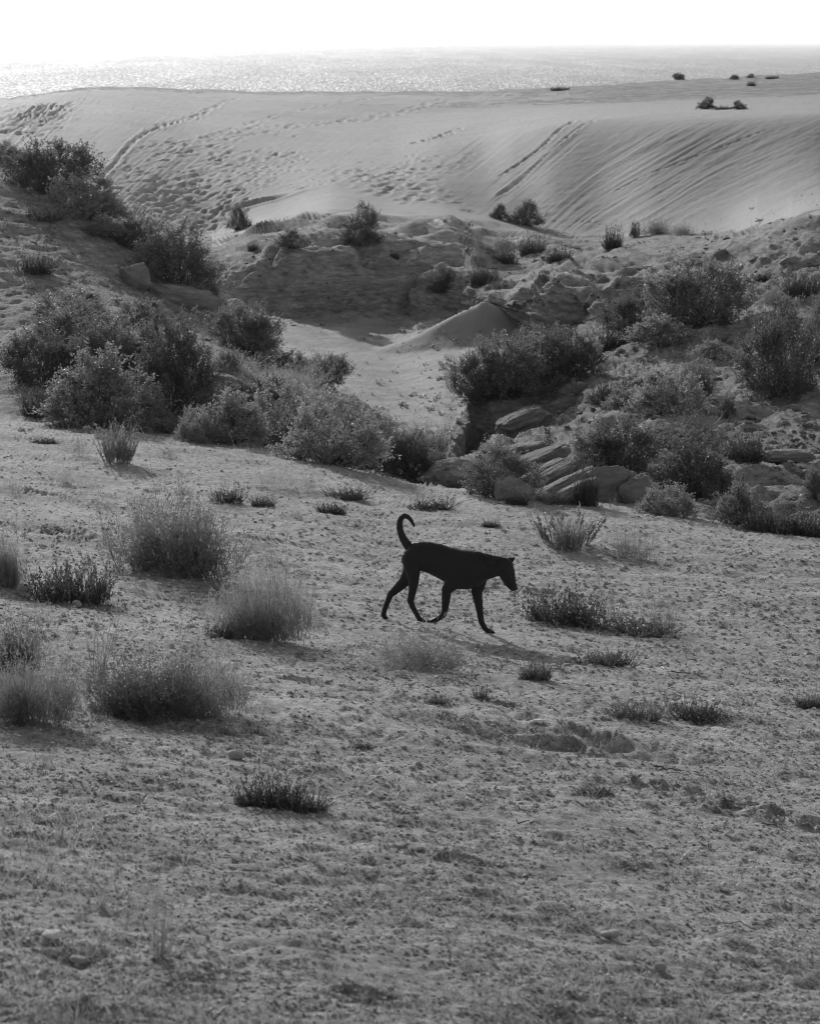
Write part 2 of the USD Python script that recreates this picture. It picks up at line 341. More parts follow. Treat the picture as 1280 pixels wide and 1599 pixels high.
trail([(862, 345), (900, 342), (940, 350), (1000, 362)], 0.33, 0.11, 0.08, 0.04)
trail([(850, 355), (885, 368), (925, 378)], 0.33, 0.11, 0.08, 0.04)
trail([(0, 185), (40, 172), (80, 160)], 0.8, 0.24, 0.16, 0.4, 7, 1.2, 3.0)
trail([(0, 205), (30, 185), (70, 165)], 0.7, 0.35, 0.2, 0.4, 4, 1.0, 2.4)
for x, y, r, d in ((400, 316, 0.5, 0.2), (860, 1157, 0.35, 0.08), (1090, 1120, 0.3, 0.05)):
    pit(spot0(x, y), r, d, 2.2, 0.1)
def groove(pts, r, depth):
    w = np.array([spot0(*p) for p in pts])
    l = np.concatenate([[0], np.cumsum(np.linalg.norm(np.diff(w[:, :2], axis=0), axis=1))])
    for s in np.arange(0, l[-1], r * 1.2):
        c = np.array([np.interp(s, l, w[:, a]) for a in range(3)])
        c[:2] += rng.normal(0, r * 0.35, 2)
        pit(c, r * rng.uniform(0.6, 1.3), depth * rng.uniform(0.2, 1.1), 1.6, rng.uniform(-0.4, 0.2), 0.5)
for pts, r, d in (([(-20, 812), (60, 822), (160, 848)], 0.09, 0.05), ([(400, 1046), (480, 1056), (560, 1075), (680, 1100)], 0.07, 0.035), ([(780, 915), (820, 922), (870, 930), (940, 940)], 0.07, 0.035),
                  ([(780, 1110), (850, 1130), (960, 1160)], 0.06, 0.03), ([(1090, 1235), (1150, 1250), (1220, 1275), (1300, 1290)], 0.05, 0.035), ([(960, 1210), (1060, 1232), (1150, 1262)], 0.05, 0.03),
                  ([(640, 1085), (720, 1098), (800, 1102)], 0.05, 0.03), ([(0, 760), (100, 772), (240, 800), (330, 815)], 0.07, 0.03), ([(860, 1150), (920, 1160)], 0.09, 0.07), ([(600, 1320), (700, 1335), (740, 1340)], 0.03, 0.02)):
    groove(pts, r, d)
# two burrows in the foreground
for x, y, r, d in ((575, 1561, 0.05, 0.30), (60, 1362, 0.022, 0.14)):
    pit(spot0(x, y), r, d, 1.25, -0.2, 0.12)
P = P + N * D[..., None]
# sand heap fallen from the cliff
ap = unproject(757, 468, 68.6)
rr = np.linalg.norm((P[..., :2] - ap[:2]) * [1, 0.9], axis=-1)
hang = np.arctan2(P[..., 1] - ap[1], P[..., 0] - ap[0])
hz = ap[2] - (0.64 - 0.13 * np.exp(-((hang + 2.85) / 0.5) ** 2)) * np.sqrt(rr ** 2 + 0.01) + 0.02 + 0.10 * fbm(P * [1.2, 1.2, 0], 3, 50) + 0.03 * fbm(np.stack([hang * 14, rr * 0.8, rr * 0], -1), 2, 51)
heap = sstep(0, 0.08, hz - P[..., 2])
P[..., 2] = np.maximum(P[..., 2], hz) + 0.12 * np.clip(1 - np.abs(hz - P[..., 2]) / 0.35, 0, 1) ** 2 * (rr < 3.0)
N = grid_normals(P)
N[N[..., 2] < 0] *= 1
PX, PY = project(P)
# regions
j1 = meshkit.fbm(P * 0.6, 3, 30) - 0.5
kk = BK + j1 * 0.9 * (BK > 6.5)
reg = np.full(BK.shape, 1)                               # gully bank
reg[kk < 6.9] = 0                                        # near ground
isfl = (BK > 12.6) & (BK < 14.02) & (PX > 350) & (PX < 800)
reg[isfl] = 2
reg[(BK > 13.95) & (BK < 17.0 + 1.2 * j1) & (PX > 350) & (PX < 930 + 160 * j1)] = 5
reg[(reg != 5) & (kk > np.where((PX > 330) & (PX < 830), 17.25, 17.9))] = 3
reg[heap > 0.5] = 3
reg[(kk > 24.4) | ((kk > 23.2 + 0.8 * j1) & (PX > 800 + 900 * j1))] = 4
ROWN, COLN = P.shape[:2]
idx = np.arange(ROWN * COLN).reshape(ROWN, COLN)
quads = np.stack([idx[:-1, :-1], idx[:-1, 1:], idx[1:, 1:], idx[1:, :-1]], -1).reshape(-1, 4)
qreg = reg[:-1, :-1].reshape(-1)
V, VN = P.reshape(-1, 3), N.reshape(-1, 3)
for r, (name, mat, label, cat) in zip((0, 1, 2, 3, 5, 4), (
        ('sandy_ground', 'soil', 'sandy foreground slope with crumbly soil that the dog walks across', 'ground'),
        ('gully_bank', 'bank', 'eroded earth and rock banks of the gully with layered cliff', 'bank'),
        ('gully_floor', 'floor', 'pale dry flat floor of the gully between its banks', 'gully floor'),
        ('sand_dune', 'sand', 'large smooth sand dune with footprints and streaks of slipping sand', 'dune'),
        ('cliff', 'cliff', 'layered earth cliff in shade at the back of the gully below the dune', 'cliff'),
        ('headland', 'headland', 'flat scrubby ground beyond the dune above the sea', 'headland'))):
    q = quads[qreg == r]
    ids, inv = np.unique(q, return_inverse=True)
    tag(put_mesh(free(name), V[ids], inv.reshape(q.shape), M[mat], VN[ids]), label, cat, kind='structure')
vis = (np.minimum.accumulate(PY, axis=0) >= PY - 0.3)
tree1 = cKDTree(np.stack([PX[vis], PY[vis]], 1))
PV = P[vis]
def spot(px, py):
    return PV[tree1.query([px, py])[1]].copy()

# ------------------------------------------------------------------ sea
SEA = -60.0
usdkit.material(stage, '/World/Looks/sea', {
    'g': ('geometry', {}), 'm': ('mapping', {'scale': (0.7, 0.04, 0.1)}), 'm2': ('mapping', {'scale': (0.012, 0.0012, 0.1)}),
    'n': ('noise_texture', {'scale': 1.0, 'detail': 3, 'roughness': 0.8}), 'n2': ('noise_texture', {'scale': 1.0, 'detail': 3}),
    's': ('vector_math', {'math_type': 'subtract', 'vector2': (0.5, 0.5, 0.5)}), 's2': ('vector_math', {'math_type': 'subtract', 'vector2': (0.5, 0.5, 0.5)}),
    'k': ('vector_math', {'math_type': 'multiply', 'vector2': (0.5, 0.7, 0.0)}), 'k2': ('vector_math', {'math_type': 'multiply', 'vector2': (0.05, 0.06, 0.0)}),
    'a': ('vector_math', {'math_type': 'add'}), 'a2': ('vector_math', {'math_type': 'add', 'vector2': (0, -0.18, 1)}), 'nn': ('vector_math', {'math_type': 'normalize'}),
    'p': ('principled_bsdf', {'base_color': grey(0.05), 'roughness': 0.1, 'ior': 1.25})},
    [('g.position', 'm.vector'), ('g.position', 'm2.vector'), ('m.vector', 'n.vector'), ('m2.vector', 'n2.vector'), ('n.color', 's.vector1'), ('n2.color', 's2.vector1'),
     ('s.vector', 'k.vector1'), ('s2.vector', 'k2.vector1'), ('k.vector', 'a.vector1'), ('k2.vector', 'a.vector2'), ('a.vector', 'a2.vector1'), ('a2.vector', 'nn.vector1'), ('nn.vector', 'p.normal')],
    surface='p.BSDF')
W = 60000.0
tag(put_mesh(free('sea'), np.array([[-W, 150, SEA], [W, 150, SEA], [W, W, SEA], [-W, W, SEA]]), np.array([[0, 1, 2, 3]]), UsdShade.Material.Get(stage, '/World/Looks/sea')),
    'bright glittering sea below the white sky', 'sea', kind='structure')
# ------------------------------------------------------------------ hazy sea air
usdkit.material(stage, '/World/Looks/haze', {'v': ('principled_volume', {'color': grey(1.0), 'density': 2.1e-5, 'anisotropy': 0.8})}, volume='v.volume')
hz_ = trimesh.creation.box([2.2 * W, 1.1 * W, 1.0])
hz_.vertices = hz_.vertices * [1, 1, 72.0] + [0, 0.5 * W, -26.0]
tag(put_mesh(free('haze'), hz_.vertices, hz_.faces, UsdShade.Material.Get(stage, '/World/Looks/haze')), 'thin bright haze in the sea air over the whole scene', 'haze', kind='stuff')
# ------------------------------------------------------------------ plants: prototypes
def strips(base, dirs, length, width, bend, n, r):
    """Thin tapering ribbons: each starts at base, runs along dirs and bends."""
    s = np.linspace(0, 1, n + 1)
    p = base[:, None] + dirs[:, None] * (length[:, None] * s)[..., None] + bend[:, None] * (length[:, None] * s ** 2)[..., None]
    side = np.cross(dirs, r.normal(size=dirs.shape)); side /= np.linalg.norm(side, axis=1, keepdims=True) + 1e-9
    w = width[:, None] * (1 - 0.75 * s)
    a, b = p - side[:, None] * w[..., None], p + side[:, None] * w[..., None]
    v = np.stack([a, b], 2).reshape(-1, 3)
    m = np.arange(len(base))[:, None] * (2 * (n + 1)) + np.arange(n) * 2
    f = np.stack([m, m + 1, m + 3, m + 2], -1).reshape(-1, 4)
    return v, f, p
def leaves(pos, dirs, length, width, r):
    side = np.cross(dirs, r.normal(size=dirs.shape)); side /= np.linalg.norm(side, axis=1, keepdims=True) + 1e-9
    L, Wd = length[:, None], width[:, None]
    v = np.stack([pos, pos + dirs * L * 0.5 + side * Wd, pos + dirs * L, pos + dirs * L * 0.5 - side * Wd], 1).reshape(-1, 3)
    return v, np.arange(len(pos) * 4).reshape(-1, 4)
def unit(v):
    return v / (np.linalg.norm(v, axis=-1, keepdims=True) + 1e-9)
def join(*parts):
    vs, fs, n = [], [], 0
    for v, f in parts:
        vs.append(v); fs.append(f + n); n += len(v)
    return np.vstack(vs), np.vstack(fs)
def normed(br, fo):
    a = fo[0] if fo is not None else br[0]
    lo, hi = np.percentile(a, 2, axis=0), np.percentile(a, 98, axis=0)
    sc = np.array([1 / (hi[0] - lo[0]), 1 / (hi[1] - lo[1]), 1 / hi[2]])
    off = np.array([(lo[0] + hi[0]) / 2, (lo[1] + hi[1]) / 2, 0])
    return [None if m is None else ((m[0] - off) * sc, m[1]) for m in (br, fo)]

def leafy(seed, nclump=85, per=112, leaf=0.024, spiky=0.5):
    nclump = int(nclump * 1.35)
    r = np.random.default_rng(seed)
    d = unit(r.normal(size=(nclump, 3)) * [1, 1, 0.9]); d[:, 2] = np.abs(d[:, 2]) * 1.05 - 0.05
    rad = (0.62 + 0.75 * (meshkit.noise(d * 2.2 + seed, seed) - 0.3)) * r.uniform(0.55, 1.0, nclump) ** 0.6
    c = d * rad[:, None] * [0.5, 0.5, 0.62]; c[:, 2] += 0.05
    base = r.normal(0, 0.05, (nclump, 3)); base[:, 2] = -0.03
    v1, f1, p = strips(base, unit(c - base), np.linalg.norm(c - base, axis=1), np.full(nclump, 0.006), r.normal(0, 0.08, (nclump, 3)), 4, r)
    # sprays out of every clump
    ns = nclump * 7
    k = np.repeat(np.arange(nclump), 7)
    sd = unit(d[k] * 0.8 + r.normal(0, 0.65, (ns, 3)) + [0, 0, 0.35 + 0.3 * spiky])
    sl = r.uniform(0.06, 0.15, ns) * (1 + spiky * r.uniform(0, 0.8, ns))
    v2, f2, q = strips(c[k] + r.normal(0, 0.02, (ns, 3)), sd, sl, np.full(ns, 0.0025), r.normal(0, 0.15, (ns, 3)), 3, r)
    nl = max(4, int(per / 7))
    kk = np.repeat(np.arange(ns), nl)
    t = r.uniform(0.1, 1.0, len(kk))
    pos = q[kk, 0] * (1 - t)[:, None] + q[kk, -1] * t[:, None] + r.normal(0, 0.008, (len(kk), 3))
    ld = unit(sd[kk] * 0.7 + r.normal(0, 0.7, (len(kk), 3)))
    fo = leaves(pos, ld, leaf * r.uniform(0.6, 1.3, len(kk)), leaf * 0.28 * r.uniform(0.7, 1.3, len(kk)), r)
    return normed(join((v1, f1), (v2, f2)), fo)

def broom(seed, n=420, twigs=8, w=0.0013, spread=0.7, base_r=0.36, leafn=0, clusters=6):
    """A twiggy bush: several lopsided bunches of branching stems."""
    r = np.random.default_rng(seed)
    ca, cr2 = r.uniform(0, 2 * np.pi, clusters), base_r * np.sqrt(r.uniform(0.05, 1, clusters))
    cc = np.stack([cr2 * np.cos(ca), cr2 * np.sin(ca)], 1)
    ch = r.uniform(0.35, 1.2, clusters); clean = r.normal(0, 0.32, (clusters, 2))
    ci = r.integers(0, clusters, n)
    o = r.normal(0, base_r * 0.30, (n, 2))
    base = np.stack([cc[ci, 0] + o[:, 0], cc[ci, 1] + o[:, 1], np.full(n, -0.02)], 1)
    hor = (o / (base_r * 0.45) * 0.55 + cc[ci] / base_r * 0.45) * spread + clean[ci]
    d = unit(np.concatenate([hor, np.ones((n, 1))], 1) + r.normal(0, 0.2, (n, 3)))
    d[:, 2] = np.abs(d[:, 2])
    L = r.uniform(0.22, 0.62, n) * ch[ci]
    tall = r.uniform(0, 1, n) < (0.02 if n > 300 else 0.0)
    L[tall] *= 1.5
    v1, f1, p = strips(base, d, L, np.full(n, w * 1.6), r.normal(0, 0.28, (n, 3)), 5, r)
    k = np.repeat(np.arange(n), twigs)
    t = r.uniform(0.15, 0.98, len(k)); i = np.minimum((t * 5).astype(int), 4); fr = t * 5 - i
    st = p[k, i] * (1 - fr)[:, None] + p[k, i + 1] * fr[:, None]
    td = unit(d[k] * 0.8 + r.normal(0, 0.6, (len(k), 3)) + [0, 0, 0.25])
    v2, f2, q = strips(st, td, r.uniform(0.04, 0.16, len(k)), np.full(len(k), w), r.normal(0, 0.4, (len(k), 3)), 2, r)
    kk = np.repeat(np.arange(len(k)), 4 + leafn)
    tt = r.uniform(0, 1, len(kk))[:, None]
    fo = leaves(q[kk, 0] * (1 - tt) + q[kk, -1] * tt, unit(td[kk] + r.normal(0, 0.8, (len(kk), 3))), r.uniform(0.010, 0.034, len(kk)), r.uniform(0.0012, 0.0030, len(kk)) * (1 + 0.6 * (leafn > 0)), r)
    return normed((v1, f1), join((v2, f2), fo))

def mat_plant(seed, n=260, leaf=0.026):
    r = np.random.default_rng(seed)
    a, rr = r.uniform(0, 2 * np.pi, n), 0.42 * np.sqrt(r.uniform(0, 1, n)) * r.uniform(0.6, 1, n)
    base = np.stack([rr * np.cos(a), rr * np.sin(a), np.full(n, -0.02)], 1)
    d = unit(np.stack([base[:, 0] * 1.4, base[:, 1] * 1.4, np.full(n, 0.6)], 1) + r.normal(0, 0.4, (n, 3))); d[:, 2] = np.abs(d[:, 2])
    L = r.uniform(0.08, 0.26, n) * (0.5 + meshkit.noise(base * 5 + seed, seed))
    v1, f1, p = strips(base, d, L, np.full(n, 0.004), r.normal(0, 0.2, (n, 3)), 3, r)
    k = np.repeat(np.arange(n), 22)
    t = r.uniform(0.1, 1, len(k))[:, None]
    fo = leaves(p[k, 0] * (1 - t) + p[k, -1] * t, unit(d[k] * 0.5 + r.normal(0, 0.7, (len(k), 3))), leaf * r.uniform(0.5, 1.2, len(k)), leaf * 0.3 * r.uniform(0.6, 1.2, len(k)), r)
    return normed((v1, f1), fo)

def fingers(seed, n=55):
    """Thick upright leafy stems, each like a bottle brush."""
    r = np.random.default_rng(seed)
    a, rr = r.uniform(0, 2 * np.pi, n), 0.34 * np.sqrt(r.uniform(0, 1, n))
    base = np.stack([rr * np.cos(a), rr * np.sin(a), np.full(n, -0.02)], 1)
    d = unit(np.stack([base[:, 0] * 1.6, base[:, 1] * 1.6, np.full(n, 0.7)], 1) + r.normal(0, 0.15, (n, 3)))
    L = r.uniform(0.2, 0.42, n)
    v1, f1, p = strips(base, d, L, np.full(n, 0.006), r.normal(0, 0.1, (n, 3)), 4, r)
    k = np.repeat(np.arange(n), 60)
    t = r.uniform(0.25, 1, len(k)); i = np.minimum((t * 4).astype(int), 3); fr = (t * 4 - i)[:, None]
    pos = p[k, i] * (1 - fr) + p[k, i + 1] * fr
    fo = leaves(pos, unit(d[k] * 0.8 + r.normal(0, 0.7, (len(k), 3))), r.uniform(0.03, 0.05, len(k)), r.uniform(0.006, 0.01, len(k)), r)
    return normed((v1, f1), fo)

def twiggy(seed, n=24, w=0.0055):
    r = np.random.default_rng(seed)
    b = broom(seed, n, 4, w, 0.5, 0.16, 0, 3)
    return b

KINDS = {
    'leafy': ('shrub', [leafy(s, spiky=sp, nclump=nc) for s, sp, nc in ((1, .3, 105), (2, .5, 110), (3, .9, 105), (4, .6, 100), (5, .4, 115))], 'stem', 'dark_leaf'),
    'greyleafy': ('shrub', [leafy(s, spiky=sp, nclump=nc, leaf=0.028) for s, sp, nc in ((11, .8, 90), (12, .5, 100), (13, 1.0, 80))], 'stem', 'grey_leaf'),
    'broom': ('broom_bush', [broom(s, leafn=2) for s in (21, 22, 23, 28)], 'stem', 'broom_stem'),
    'darkbroom': ('broom_bush', [broom(s, 380, 7, leafn=4) for s in (24, 25)], 'stem', 'dark_leaf'),
    'palebroom': ('broom_bush', [broom(s, 260, 7, 0.0014, 0.8, 0.36, 2) for s in (26, 27)], 'broom_stem', 'pale_leaf'),
    'grass': ('grass_clump', [broom(s, 80, 6, 0.0016, 0.8, 0.3, 0, 4) for s in (31, 32)], 'broom_stem', 'pale_leaf'),
    'darkgrass': ('grass_clump', [broom(s, 110, 6, 0.0018, 0.9, 0.26, 0, 4) for s in (33, 34)], 'stem', 'broom_stem'),
    'mat': ('low_plant', [mat_plant(s) for s in (41, 42, 43)], 'stem', 'mat_leaf'),
    'palemat': ('low_plant', [mat_plant(s, 240, 0.022) for s in (44, 45)], 'stem', 'pale_leaf'),
    'fingers': ('succulent_plant', [fingers(s) for s in (51, 52)], 'stem', 'dark_leaf'),
    'palefingers': ('succulent_plant', [fingers(s, 95) for s in (53,)], 'stem', 'pale_leaf'),
    'twig': ('dry_plant', [twiggy(s) for s in (61, 62)], 'dry_stem', 'dry_stem'),
}
first = {}
prng = np.random.default_rng(99)
def plant(kind, px, py, w, h, label, group=None, cat=None, lean=0.0):
    nm, protos, m1, m2 = KINDS[kind]
    k = int(prng.integers(len(protos)))
    c = spot(px, py)
    s = c[1] / F * 1.02
    k_ = 1.06
    W_, H_ = k_ * w * s, k_ * h * s / math.cos(0.16)
    path = free(nm)
    x = UsdGeom.Xform.Define(stage, path)
    if (kind, k) not in first:
        first[(kind, k)] = path
        br, fo = protos[k]
        put_mesh(path + '/branches', br[0], br[1], M[m1])
        put_mesh(path + '/foliage', fo[0], fo[1], M[m2])
    else:
        x.GetPrim().GetReferences().AddInternalReference(first[(kind, k)])
        x.GetPrim().SetInstanceable(True)
    x.ClearXformOpOrder()
    dep = W_ * prng.uniform(0.65, 0.95) if w > 1.2 * h else W_ * prng.uniform(0.8, 1.05)
    c = c + [0, dep * 0.20, 0]                        # the foot seen in the photograph is the near side of the plant
    i = treeP.query(c[:2])[1]
    z = Pflat[i, 2]
    x.AddTranslateOp().Set(Gf.Vec3d(float(c[0]), float(c[1]), float(z - 0.02 * H_)))
    q = prng.choice([-1, 1])
    x.AddScaleOp(UsdGeom.XformOp.PrecisionFloat).Set(Gf.Vec3f(float(q * W_), float(dep * prng.choice([-1, 1])), float(H_)))
    cats = {'shrub': 'shrub', 'broom_bush': 'shrub', 'grass_clump': 'grass', 'low_plant': 'plant', 'succulent_plant': 'plant', 'dry_plant': 'plant'}
    tag(x.GetPrim(), label, cat or cats[nm], group)
    return path
Pflat = P.reshape(-1, 3)
treeP = cKDTree(Pflat[:, :2])

SH = '''leafy|75|303|122|72|large dark rounded shrub at the top of the left ridge against the dune
leafy|12|262|55|34|dark shrub cut by the left frame edge, behind the ridge top
greyleafy|135|342|110|58|greyish spreading shrub just below the large dark ridge top shrub
leafy|168|334|36|26|small dark shrub sticking out over the dune from the ridge shrub
leafy|215|392|75|45|dark shrub halfway down the left ridge, above the upright pale boulder
leafy|270|452|125|92|broad dark shrub low on the left ridge between the boulder and the sandy gully
leafy|318|462|40|45|narrow dark shrub at the right foot of the broad ridge shrub
mat|55|425|50|24|low dark patch of plants on the bare left slope
mat|65|342|60|16|low dark mat on the bare slope below the greyish ridge shrub
greyleafy|160|372|60|26|grey low shrub above the bare left slope beside the ridge
greyleafy|115|512|110|48|grey shrub at the upper left of the big left thicket
leafy|118|545|110|60|dark rounded shrub under the grey one at the thicket's upper left
leafy|65|603|110|70|dark shrub sticking out to the left of the left thicket
leafy|165|590|120|75|dark shrub in the middle of the left thicket
leafy|266|652|128|138|tallest darkest shrub of the left thicket, on its right side
greyleafy|160|670|160|110|big grey-green shrub in the front of the left thicket
leafy|225|588|80|70|dark shrub behind the grey-green front shrub, left of the tallest
mat|75|650|80|40|dark leafy shrub low at the thicket's left foot
greyleafy|225|512|70|36|grey shrub beside the layered rock slabs on the left bank
leafy|385|550|92|64|dark shrub on the bank edge right of the layered rock slabs
leafy|508|600|66|42|dark isolated shrub at the tip of the left bank beside the pale floor
greyleafy|400|548|40|32|small pale grey shrub on the left bank above the gully
palebroom|360|610|130|48|pale bushy plants on the left bank slope below the rocks
palebroom|460|612|95|40|pale low shrub left of the isolated dark shrub on the bank tip
greyleafy|410|640|90|50|grey shrub beside the long pale rock on the left bank
greyleafy|440|584|70|34|grey shrub on the left bank between the small pale one and the isolated dark shrub
leafy|350|600|72|44|dark shrub right of the tallest shrub, above the pale bushy plants
greyleafy|318|645|70|52|grey shrub right of the foot of the tallest shrub
leafy|480|698|80|64|dark shrub between the third and the largest shrub of the row
greyleafy|305|690|50|48|small grey shrub at the left end of the row along the slope's edge
greyleafy|358|692|100|72|grey-green rounded shrub second in the row along the slope's edge
greyleafy|440|698|110|90|grey-green bushy shrub third in the row along the slope's edge
greyleafy|520|726|138|100|largest grey-green shrub in the middle of the row along the slope's edge
palebroom|470|650|110|42|pale shrub behind the largest shrub of the row
greyleafy|560|672|100|30|grey shrub at the back of the row, near the gully floor
greyleafy|592|730|84|66|tall dark grey shrub right of the largest one in the row
broom|655|708|105|42|feathery tall grass-like shrub with pale tips at the row's right end
leafy|640|745|75|62|dark shrub below the feathery one at the row's right end
leafy|690|755|60|48|dark shrub between the row's right end and the rounded earth mound
leafy|785|778|104|76|dark shrub on the earth mound at the mouth of the gully
leafy|745|640|78|78|dark shrub overhanging the left tip of the right bank
leafy|800|632|110|84|big dark shrub on top of the undercut right bank
leafy|855|602|90|66|dark shrub right of the big one on the undercut bank
leafy|905|592|70|62|rounded dark shrub at the right end of the undercut bank's shrubs
leafy|818|552|60|38|dark shrub behind the undercut bank, below the cliff wall
mat|862|530|45|26|small dark plants on the foot of the cliff wall
leafy|1090|512|135|95|large dark spreading shrub high on the right bank
leafy|990|520|90|58|dark shrub left of the large spreading one high on the right bank
mat|960|540|50|34|dark low shrub under the left end of the right bank's high shrubs
greyleafy|1035|540|90|40|grey plants under the large spreading shrub on the right bank
leafy|1215|622|108|128|big dark bushy shrub with upright stems on the right bank slope
leafy|1278|572|45|85|dark shrub cut by the right frame edge beside the big bushy shrub
greyleafy|1040|648|100|58|grey-green shrub in the middle of the right bank
darkbroom|1085|615|60|60|upright broom behind the grey-green shrub in the middle of the right bank
mat|960|625|60|35|dark small shrub on the right bank above the rock ledges
greyleafy|975|640|50|30|grey small shrub beside the dark small one above the rock ledges
darkbroom|1070|692|100|50|low broom of upright stems below the middle of the right bank
leafy|960|742|110|70|dark shrub over the large dark boulder on the right bank
leafy|1085|778|118|85|dark shrub with tangled stems right of the large dark boulder
greyleafy|1050|705|90|35|pale shrub top above the tangled dark shrub
greyleafy|1042|805|80|42|grey shrub at the foot of the right bank where the slope begins
mat|915|790|35|62|dark hanging plants on the left side of the large dark boulder
mat|1165|720|60|30|dark low plant with pale tips on the right bank slope
greyleafy|1150|818|55|58|grey upright shrub at the slope's edge on the right
mat|1205|830|80|34|dark tangle of plants along the slope's edge at the right
mat|1262|838|60|36|dark plants in the corner of the slope's edge at the right frame edge
leafy|1272|782|30|45|dark shrub cut by the right frame edge above the slope's edge
leafy|1136|652|26|32|small pointed shrub on the right bank left of the earth clods
palebroom|1212|478|45|30|pale tuft on the upper right bank
mat|1256|462|62|28|dark row of low plants at the upper right beside the pale tuft
mat|1190|442|20|11|tiny dark plant alone on the upper right bank
greyleafy|1115|562|60|24|small grey shrub left of the big bushy shrub
mat|958|382|26|26|dark small upright shrub at the dune's foot, left one
palebroom|1025|366|45|24|pale brush at the dune's foot on the right
palebroom|1066|366|38|20|pale low brush right of the other at the dune's foot
greyleafy|990|371|14|22|thin grey sprig standing at the dune's foot
leafy|822|353|50|33|round dark shrub at the bottom of the dune's slip face
leafy|780|341|26|20|smaller round dark shrub left of the one below the slip face
leafy|560|392|62|54|dark upright shrub on top of the layered cliff
leafy|373|358|34|32|dark shrub on the left shoulder of the cliff below the dune
mat|395|392|14|13|tiny dark plant on the left cliff shoulder
mat|615|402|15|12|tiny dark plant on the pale ledge of the cliff top
greyleafy|455|390|50|26|faint grey shrub left of the upright cliff top shrub
leafy|688|480|34|32|dark shrub at the foot of the layered cliff beside the sand heap
mat|830|398|36|26|dark plants on the crumbling edge above the cliff wall, upper
mat|792|412|30|24|dark plant on the crumbling edge above the cliff wall, left
mat|872|405|34|20|dark plant on the crumbling edge above the cliff wall, right
mat|755|440|30|24|dark plant on the cliff above the sand heap
leafy|1104|170|24|16|dark upright plant on the flat behind the slip face's crest
leafy|1155|170|20|12|dark small plant right of the upright one behind the dune crest
mat|1130|170|24|5|low dark streak of plants between two plants behind the dune crest
leafy|1060|124|16|9|dark dot of a shrub on the skyline at right
leafy|1146|124|13|7|tiny dark plant below the skyline at the right, left of two
leafy|1171|122|12|6|tiny dark plant on the skyline at the right, right of two
mat|1206|122|20|4|flat dark plant near the skyline toward the right edge
mat|1174|134|12|8|tiny dark plant lying below those on the right skyline
mat|874|142|26|5|flat dark plant on the far dune below the sea
broom|268|896|190|112|large feathery broom bush on the left of the slope
broom|410|1000|132|118|feathery broom bush with dark base, right of the large one
darkbroom|215|1124|165|105|wide dark broom bush in the left foreground, left half
broom|298|1118|155|98|wide broom bush with lacy tips in the left foreground, right half
broom|45|1132|130|112|pale feathery broom bush at the left frame edge
darkbroom|22|1050|80|85|dark leafy bush behind the pale broom at the left frame edge
mat|108|938|115|50|low dark sprawling plant left of the large broom
broom|8|915|55|75|broom bush cut by the left frame edge above the stones
palebroom|650|1045|190|52|pale feathery grass clump in front of the dog's hind feet
mat|880|975|105|46|low dark plant with glinting leaves right of the dog
mat|985|992|125|22|low dark plant between the glinting plant and thin stems
darkgrass|1032|990|66|70|thin upright stems growing at the right end of the low dark plants
fingers|888|850|98|42|dark plant of finger-like stems right of the dog's head
palefingers|888|860|44|38|pale small clump in front of the dark finger-like plant
darkgrass|985|874|72|52|fan of thin grass right of the finger-like plant
palefingers|183|724|50|42|rounded grey plant of short stems on the upper left slope
palemat|175|688|54|22|pale low plant behind the rounded grey one at the thicket's foot
grass|122|712|44|46|faint pale grass left of the rounded grey plant
grass|115|758|70|48|thin pale grass clump on the left slope with dark base
grass|425|765|100|58|pale twiggy grass in front of the shrub row
grass|470|768|60|38|pale twiggy stems at the right of the twiggy grass
mat|355|784|46|20|small dark cushion plant on the upper slope, larger of two
mat|410|791|34|13|small dark cushion plant right of the larger one
mat|540|778|60|13|flat dark plants right of the twiggy grass
mat|517|802|42|15|small dark cushion plant between the twiggy grass and the dog's tail
mat|675|797|62|14|flat dark plant right of the dog's tail tip
mat|765|824|24|9|tiny dark plant above the dog's back
grass|450|808|50|24|faint grass left of the small cushion plant
grass|18|772|45|34|faint grass at the left frame edge
mat|835|1060|46|24|small dark plant in front of the dog's shadow
mat|948|1040|80|22|low plant below the glinting one on the right
mat|1090|1124|84|22|dark low plants on the right slope, right patch
mat|990|1122|80|24|dark low plants on the right slope, left patch
mat|418|1262|95|46|dark low leafy plant over a hollow in the foreground
mat|478|1268|60|28|sparse low plant right of the dark foreground one
twig|265|1500|90|112|tall thin dry plant in the lower left foreground
twig|192|1200|22|30|small forked dry sprig in the left foreground
twig|955|980|60|70|long single dry stems leaning over the low plants right of the dog
twig|150|1062|70|112|tall dry bare stems at the left of the wide dark broom
grass|955|796|14|26|thin sprig at the slope's edge by the big boulder
mat|806|788|32|15|small grey plant at the slope's edge below the mound
palemat|870|788|44|16|pale plant at the slope's edge in front of the gully
mat|70|692|36|9|flat dark plant on the upper left slope
mat|342|998|42|22|small dark plant at the left foot of the second broom
grass|490|982|50|42|thin green stems at the right of the second broom
mat|752|1095|22|20|tiny upright plant in front of the dog
grass|1182|1010|26|14|tiny grass on the right slope
mat|566|1170|28|10|tiny dark plant in the middle foreground
mat|1268|1105|46|20|dark low plants at the right frame edge
grass|263|715|42|26|faint grass in front of the thicket
palemat|115|668|70|18|pale low plant under the thicket's front
palemat|265|672|60|20|pale low plant under the tallest shrub
grass|20|640|70|35|feathery grass left of the thicket at the slope's edge
mat|680|1098|30|9|dark little mat left of the tiny upright plant
mat|930|1245|60|12|dark flat mat in the right foreground'''
for row in SH.split('\n'):
    k, x, y, w, h, lab = row.split('|')
    plant(k, float(x), float(y), float(w), float(h), lab)

